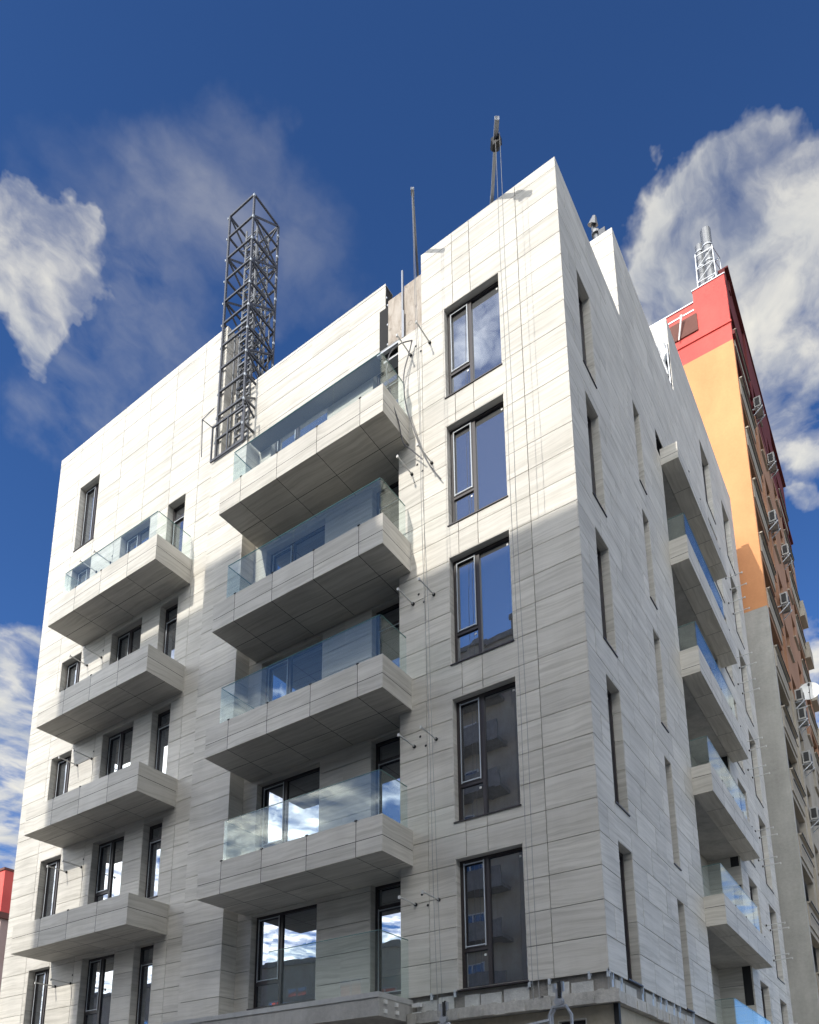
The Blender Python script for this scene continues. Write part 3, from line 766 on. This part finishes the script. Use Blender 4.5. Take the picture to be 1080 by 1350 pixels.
rl.tube([(-2.75, -.6, -3.86), (-.66, -.92, -3.70)], .028, 6)
rl.beam((-2.8, -.6, -4.3), (-.5, -.9, -4.3), .04); rl.build('handrail', 'steel', P)
dk = MB(); dk.box(-2.9, -.4, -1.0, -.45, -5.25, -5.2); dk.box(-2.9, -.4, -1.02, -1.0, -5.2, -5.0)
for x in (-2.9, -2.05, -1.25, -.44): dk.box(x, x+.04, -.97, -.93, -5.2, -4.3)
dk.build('deck', 'steel', P)
# loose cable at the top balcony
c = MB()
def bez(pts, m=6):
    out = []; P_ = [Vector(p) for p in pts]; P_ = [P_[0]]+P_+[P_[-1]]
    for i in range(1, len(P_)-2):
        for j in range(m):
            t = j/m; a, b, c_, d = P_[i-1:i+3]
            out.append(.5*((2*b)+(c_-a)*t+(2*a-5*b+4*c_-d)*t*t+(3*b-a-3*c_+d)*t**3))
    return out+[P_[-2]]
c.tube(bez([(-3.62, -.1, 12.45), (-3.70, -.12, 12.1), (-3.83, -.14, 11.55), (-3.78, -.14, 10.7), (-3.6, -.12, 9.95), (-3.38, -.12, 9.22), (-3.2, -.1, 8.75), (-2.93, -.08, 8.25)]), .014, 6)
c.tube(bez([(-3.62, -.1, 12.45), (-3.78, -.35, 12.2), (-3.95, -.5, 11.9), (-4.0, -.55, 11.5), (-3.9, -.7, 11.05), (-3.80, -.62, 10.3), (-3.76, -.45, 9.9), (-3.75, -.3, 9.5), (-3.6, -.2, 9.3), (-3.35, -.15, 8.95)]), .014, 6)
tag(c.build('cable', 'cable', smooth=True), 'loose grey cables looped over the end of the top middle balcony', 'cable')
# roof cowl beside the first roof step
c = MB()
c.tube(bez([(-.62, 4.6, 17.9), (-.62, 4.6, 18.9), (-.66, 4.55, 19.2), (-.60, 4.5, 19.42)]), .07, 8)
for z in (18.15, 18.6, 18.95): c.tube([(-.62, 4.6, z), (-.62, 4.6, z+.09)], .12, 10)
c.tube([(-.66, 4.52, 19.25), (-.58, 4.44, 19.42)], [.15, .05], 10)
tag(c.build('roof_vent', 'flue', smooth=True), 'small shiny vent pipe with rings behind the first roof step', 'vent pipe')
c = MB(); c.box(-.46, -.28, 4.3, 4.45, 17.9, 18.62); c.box(-.279, -.14, 4.33, 4.4, 17.9, 18.42)
tag(c.build('roof_box', 'mast'), 'small grey metal box on the roof beside the vent pipe', 'box')

# ------------------------------------------------------------------ orange tower block behind
O = thing('tower_block', 'old tall block with orange and coral red end wall behind the new building', 'building', (-6, 28, -7.25))
XO, YO = .68, 20.0
mb = MB(); mb.box(-14, XO, YO, YO+.3, 16.5, 30.62); mb.build('end_wall', 'orange', O, 'orange rendered upper part of the windowless end wall')
mb = MB(); mb.box(-14, XO+.0, YO, YO+.3, -7.25, 16.498); mb.build('end_wall', 'endgrey', O, 'bare concrete lower part of the end wall')
mb = MB(); mb.box(-14, XO, YO, YO+.3, 30.622, 33.86); mb.box(-.80, XO-.02, YO+.0, YO+5, 33.861, 34.55)
mb.box(-14, XO+.05, YO-.06, YO, 31.62, 31.70)
mb.build('end_wall', 'red', O, 'coral red top of the end wall')
mb = MB(); mb.box(-14, -.82, YO-.03, YO+.0, 33.4, 33.48); mb.box(-.84, XO+.02, YO-.04, YO+.1, 34.55, 34.60); mb.box(-14, -.82, YO-.05, YO+.2, 33.86, 33.92); mb.each('roof_trim', 'steel', O)
mb = MB(); mb.box(-14, -.72, YO-.07, YO-.012, 32.15, 33.15)
mb.build('panel', 'brick', O, 'brown tiled strip near the top of the end wall')
mb = MB(); mb.tube([(-1.62, YO-.12, 32.05), (-1.40, YO-.30, 32.95), (-1.36, YO-.30, 33.15)], [.035, .045, .08], 8); mb.build('bracket', 'white', O)
# body, side facade x = XO
mb = MB(); mb.box(-13.9, XO-1.3, YO+.3, 35.5, -7.25, 33.6); mb.build('wall', 'sidebeige', O)
def zcol(z): return 'deepred' if z > 30 else 'sidebrown' if z > 14.6 else 'sidebeige'
PF = 2.79; Z0_ = 2.40-PF*3
ocuts = []
for i in range(15):
    zt = Z0_+PF*i
    ocuts.append((20.32, 23.4, zt-1.62, zt)); ocuts.append((24.65, 26.0, zt-1.35, zt-.62)) if 0 else ocuts.append((24.62, 26.05, zt-1.95, zt-.55)); ocuts.append((28.35, 29.7, zt-1.95, zt-.55)); ocuts.append((31.3, 34.2, zt-1.62, zt))
for lo, hi, m in ((-7.25, 14.6, 'sidebeige'), (14.6, 30.0, 'sidebrown'), (30.0, 35.2, 'deepred')):
    mb = MB(FB(XO))
    for reg in ((20.3, 20.31, lo, hi), (20.31, 24.0, lo, hi), (24.0, 30.6, lo, hi), (30.6, 35.7, lo, hi)):
        rs = [reg]
        for c_ in ocuts: rs = sub(rs, c_)
        dw = .0 if reg[0] != 24.0 else .10
        for a, b, c_, d in rs: mb.box(a, b, c_, d, -.25, dw)
    mb.build('side_wall', m, O)
mb = MB(FB(XO)); mb.box(20.0, 35.7, 30.9, 31.1, .0, .12); mb.box(20.3, 35.72, 35.2, 35.28, -.3, .16); mb.box(20.9, 21.2, 34.5, 35.2, -.25, .05); mb.each('cornice', 'deepred', O)
for j in range(0, len(ocuts), 1):
    a, b, c_, d = ocuts[j]; big = b-a > 2
    w_ = MB(FB(XO)); dd = -.22 if not big else -.95
    w_.box(a, b, c_, d, dd-.02, dd)
    o = w_.build('window', 'oldglass', O)
    f = MB(FB(XO)); t = .05
    for x in ([a, (a+b)/2-t/2, b-t] if not big else [a, a+(b-a)*.33, a+(b-a)*.66, b-t]): f.box(x, x+t, c_, d, dd, dd+.05)
    f.box(a, b, c_, c_+t, dd+.003, dd+.048); f.box(a, b, d-t, d, dd+.003, dd+.048)
    f.build('frame', 'white' if random.random() < .5 else 'brick', o)
    s = MB(FB(XO)); s.box(a-.04, b+.04, c_-.06, c_, -.2, .14 if b < 24.0 or b > 31 else .2)
    if big: s.box(a-.02, b+.02, c_-.95, c_-.06, .002, .05)
    s.build('sill', 'sidebeige', o)
    if big: 
        r_ = MB(FB(XO)); r_.box(a, b, c_-.5, c_-.46, .10, .13); r_.box(a, b, c_-.02, c_+.02, .14, .17); r_.build('rail', 'dark', o)
# far end bays bulge a little
mb = MB(FB(XO))
for i in range(12):
    zt = Z0_+PF*(i+1); mb.box(34.3, 35.75, zt-2.6, zt-1.6, .0, .30)
mb.each('balcony_front', 'sidebeige', O)
# twin flue with lattice frame on the orange block
C_ = thing('twin_flue', 'pair of shiny steel flues in a light lattice frame on the coral red roof', 'chimney', (-.1, 20.9, 34.6))
for x, y, z1, r in ((-.40, 20.85, 38.1, .19), (-.02, 20.8, 38.75, .25)):
    p_ = MB(); p_.tube([(x, y, 34.5), (x, y, z1)], r, 16, cap=False); p_.build('pipe', 'flue', C_, smooth=True)
    q_ = MB(); 
    for z in (35.4, 36.6, 37.6): q_.tube([(x, y, z), (x, y, z+.08)], r+.03, 16)
    q_.tube([(x, y, z1-.25), (x, y, z1-.24)], r-.01, 12); q_.each('pipe_band', 'steel', C_)
l_ = MB(); cs = [(-.62, 20.5), (.27, 20.5), (.45, 21.25), (-.5, 21.25)]
for x, y in cs: l_.beam((x, y, 34.5), (x*.9, y, 37.3), .04)
for j in range(4):
    z = 34.7+j*.82
    for (a, b), (c_, d) in zip(cs, cs[1:]+cs[:1]):
        l_.beam((a*.97, b, z), (c_*.97, d, z), .028); l_.beam((a*.96, b, z), (c_*.94, d, z+.82) if j < 3 else (c_*.97, d, z+.05), .022)
l_.build('frame', 'steel', C_)
# air conditioners on the side facade
def ac_unit():
    o = thing('air_conditioner', '', 'air conditioner', (XO, 27, 0), 'air conditioners on the side of the old block')
    b = MB(); b.box(XO+.14, XO+.46, 26.62, 27.42, .12, .70); b.build('casing', 'oldwhite', o)
    f = MB(); f.tube([(XO+.462, 27.0, .41), (XO+.475, 27.0, .41)], .24, 16); f.box(XO+.20, XO+.40, 26.60, 26.618, .2, .62); f.build('grille', 'dark', o)
    k = MB(); k.beam((XO-.05, 26.7, .1), (XO+.52, 26.7, .1), .05); k.beam((XO-.05, 27.34, .1), (XO+.52, 27.34, .1), .05)
    k.beam((XO, 26.7, -.3), (XO+.48, 26.7, .08), .035); k.beam((XO, 27.34, -.3), (XO+.48, 27.34, .08), .035); k.each('bracket', 'steel', o)
    return o
def dup(r, loc, label):
    c = r.copy(); COL.objects.link(c); c.matrix_world = Matrix.Translation(loc); c['label'] = label
    for ch in r.children:
        d = ch.copy(); COL.objects.link(d); d.parent = c; d.matrix_parent_inverse = ch.matrix_parent_inverse
    return c
ac = ac_unit()
spots = [(24.1, 30.0, 'topmost air conditioner, high on the dark red panels of the old block'), (27.2, 29.3, 'air conditioner just below the highest one, near the far edge'),
 (23.9, 23.1, 'air conditioner on a white bracket beside the ochre wall, second below the red panels'), (28.0, 24.2, 'air conditioner on the far bay above a round lamp'),
 (24.2, 18.8, 'single air conditioner with a black grille in the middle of the ochre wall'), (25.0, 14.2, 'upper of two stacked air conditioners beside the satellite dish'),
 (25.2, 13.35, 'lower of two stacked air conditioners under the satellite dish'), (24.6, 10.9, 'air conditioner below the stacked pair, on the beige wall'), (24.6, 8.2, 'lowest air conditioner near the right picture edge, with a black pipe')]
for i, (y, z, lab) in enumerate(spots):
    if i == 0: ac['label'] = lab; ac.matrix_world = Matrix.Translation((XO, y, z))
    else: dup(ac, (XO, y, z), lab)
D = thing('satellite_dish', 'round white satellite dish on an arm from the old block', 'satellite dish', (1.3, 26.4, 15.6))
d_ = MB(); cen = Vector((1.36, 25.3, 15.0)); nrm = Vector((.12, -.97, .12)).normalized(); a_ = nrm.cross(Vector((0, 0, 1))).normalized(); b_ = a_.cross(nrm)
rings = []
for r, dpt in ((.02, -.09), (.16, -.08), (.30, -.05), (.42, .0), (.47, .025)):
    rings.append([tuple(cen+nrm*dpt+(a_*math.cos(t)+b_*math.sin(t))*r) for t in [2*math.pi*k/28 for k in range(28)]])
for A_, B_ in zip(rings, rings[1:]):
    for k in range(28): d_.poly([A_[k], A_[(k+1) % 28], B_[(k+1) % 28], B_[k]])
dd = [[tuple(Vector(p)-nrm*.012) for p in r] for r in rings]
for A_, B_ in zip(dd, dd[1:]):
    for k in range(28): d_.poly([B_[k], B_[(k+1) % 28], A_[(k+1) % 28], A_[k]])
d_.build('reflector', 'white', D, smooth=True)
m_ = MB(); m_.beam(tuple(cen-nrm*.1), (XO, 25.6, 14.8), .05); m_.beam(tuple(cen-b_*.45), tuple(cen+nrm*.5), .025); m_.tube([tuple(cen+nrm*.44), tuple(cen+nrm*.56)], .05, 8); m_.build('arm', 'dark', D)

# ------------------------------------------------------------------ block far to the left
L = thing('far_apartment_block', 'distant pinkish block with a coral red top at the left picture edge', 'building', (-65, 30, -7.25))
mb = MB(); mb.box(-80, -57.35, 20, 32, 13.6, 17.15); mb.build('roof_band', 'red', L)
mb = MB(); mb.box(-79.8, -57.5, 20.2, 31.8, -7.25, 13.1); mb.build('wall', 'pink', L)
mb = MB(); mb.box(-80.1, -57.3, 19.8, 32.1, 13.1, 13.6); mb.box(-80.1, -57.3, 19.9, 32.1, 17.15, 17.35); mb.each('cornice', 'brick', L)
for i in range(6):
    for j in range(3):
        mb = MB(FA(20.2)); a = -59.8-j*3.2; mb.box(a, a+1.4, -5+i*2.9, -3.4+i*2.9, -.1, .02); mb.build('window', 'oldglass', L)

# ------------------------------------------------------------------ blocks across the street (behind the camera): they shade and are mirrored
def street_block(label, x0, x1, y0, y1, ztop, m, name='street_block', seed=1, step=4.4):
    o = thing(name, label, 'building', ((x0+x1)/2, (y0+y1)/2, -7.25)); rn = random.Random(seed)
    b = MB(); b.box(x0, x1, y0, y1, -7.25, ztop); b.build('wall', m, o)
    c = MB(); c.box(x0-.1, x1+.1, y1, y1+.2, ztop-.35, ztop-.002); c.each('cornice', 'mortar', o)
    F = lambda u, v, w: (u, y1+w, v)
    s = MB(F); z = -5.9; first = None; cnt = 0; ww = 1.7 if x1-x0 > 2 else .62
    while z+2.2 < ztop:
        x = x0+(.55 if ww > 1 else .34)
        while x+ww+.05 < x1 and cnt < 99:
            if first is None:
                g = MB(F); f = MB(F); t = .07; bx, bz = x, z
                g.box(x, x+ww, z, z+1.7, -.02, .015)
                for u in (x-.02, x+ww*.48, x+ww-.05): f.box(u, u+t, z, z+1.7, .016, .07)
                f.box(x, x+ww, z-.03, z+.05, .017, .075); f.box(x, x+ww, z+1.65, z+1.72, .017, .075)
                first = g.build('window', 'oldglass', o); ff = f.build('window_frame', 'white', first); ff.matrix_parent_inverse = first.matrix_world.inverted()
            else:
                w_ = first.copy(); COL.objects.link(w_); w_.location = first.location+Vector((x-bx, 0, z-bz))
                f_ = ff.copy(); COL.objects.link(f_); f_.parent = w_
            x += step; cnt += 1
        z += 3.0
    for i, xb in enumerate(frange(x0+.3 if x1-x0 < 8 else x0+3.4, x1-2.4, 9.3)):
        z = -3.2
        while z+2 < ztop: s.box(xb, xb+3.6, z, z+.2, .02, 1.3); s.box(xb, xb+3.6, z+.2, z+1.1, 1.2, 1.3); z += 3.0
    s.build('balcony_stack', 'mortar', o)
    return o
KX, KZ = SUN_K*26, SUN_S*26
street_block('beige block across the street with rows of windows, its roof edge shading the lower facade', -3.9-KX, 34, -38, -26, 6.05+KZ, 'plaster', seed=2)
street_block('tall narrow beige block across the street, highest of the row', -10.45-KX, -9.15-KX, -37, -26, 9.55+KZ, 'sidebeige', seed=3)
street_block('beige block across the street between the tall narrow one and the long low one', -9.13-KX, -3.92-KX, -36.5, -26, 7.2+KZ, 'sidebeige', seed=5, step=2.5)
street_block('end bay of the block across the street, one step lower', -14.85-KX, -10.45-KX-.02, -36, -26, 8.55+KZ, 'plaster', seed=4, step=2.2)

street_block('low beige block further along the street', -62, -20.6, -40, -27, 7.7, 'plaster', seed=6)

# ------------------------------------------------------------------ ground
g = MB(); g.poly([(-1500, -1500, -7.27), (1500, -1500, -7.27), (1500, 1500, -7.27), (-1500, 1500, -7.27)]); tag(g.build('ground', 'earth'), 'dusty bare ground around the buildings', 'ground', None, 'structure')
g = MB(); g.box(-120, 120, -20, -6, -7.266, -7.25, skip='-c'); tag(g.build('road', 'asphalt'), 'asphalt street in front of the building', 'road', None, 'structure')
g = MB(); g.box(-120, 120, -6, -.05, -7.266, -7.13); g.box(-120, 120, -26, -20, -7.266, -7.13); g.box(.2, 6, -.05, 60, -7.266, -7.13); tag(g.build('pavement', 'paving'), 'grey paved strip along the street', 'pavement', None, 'structure')
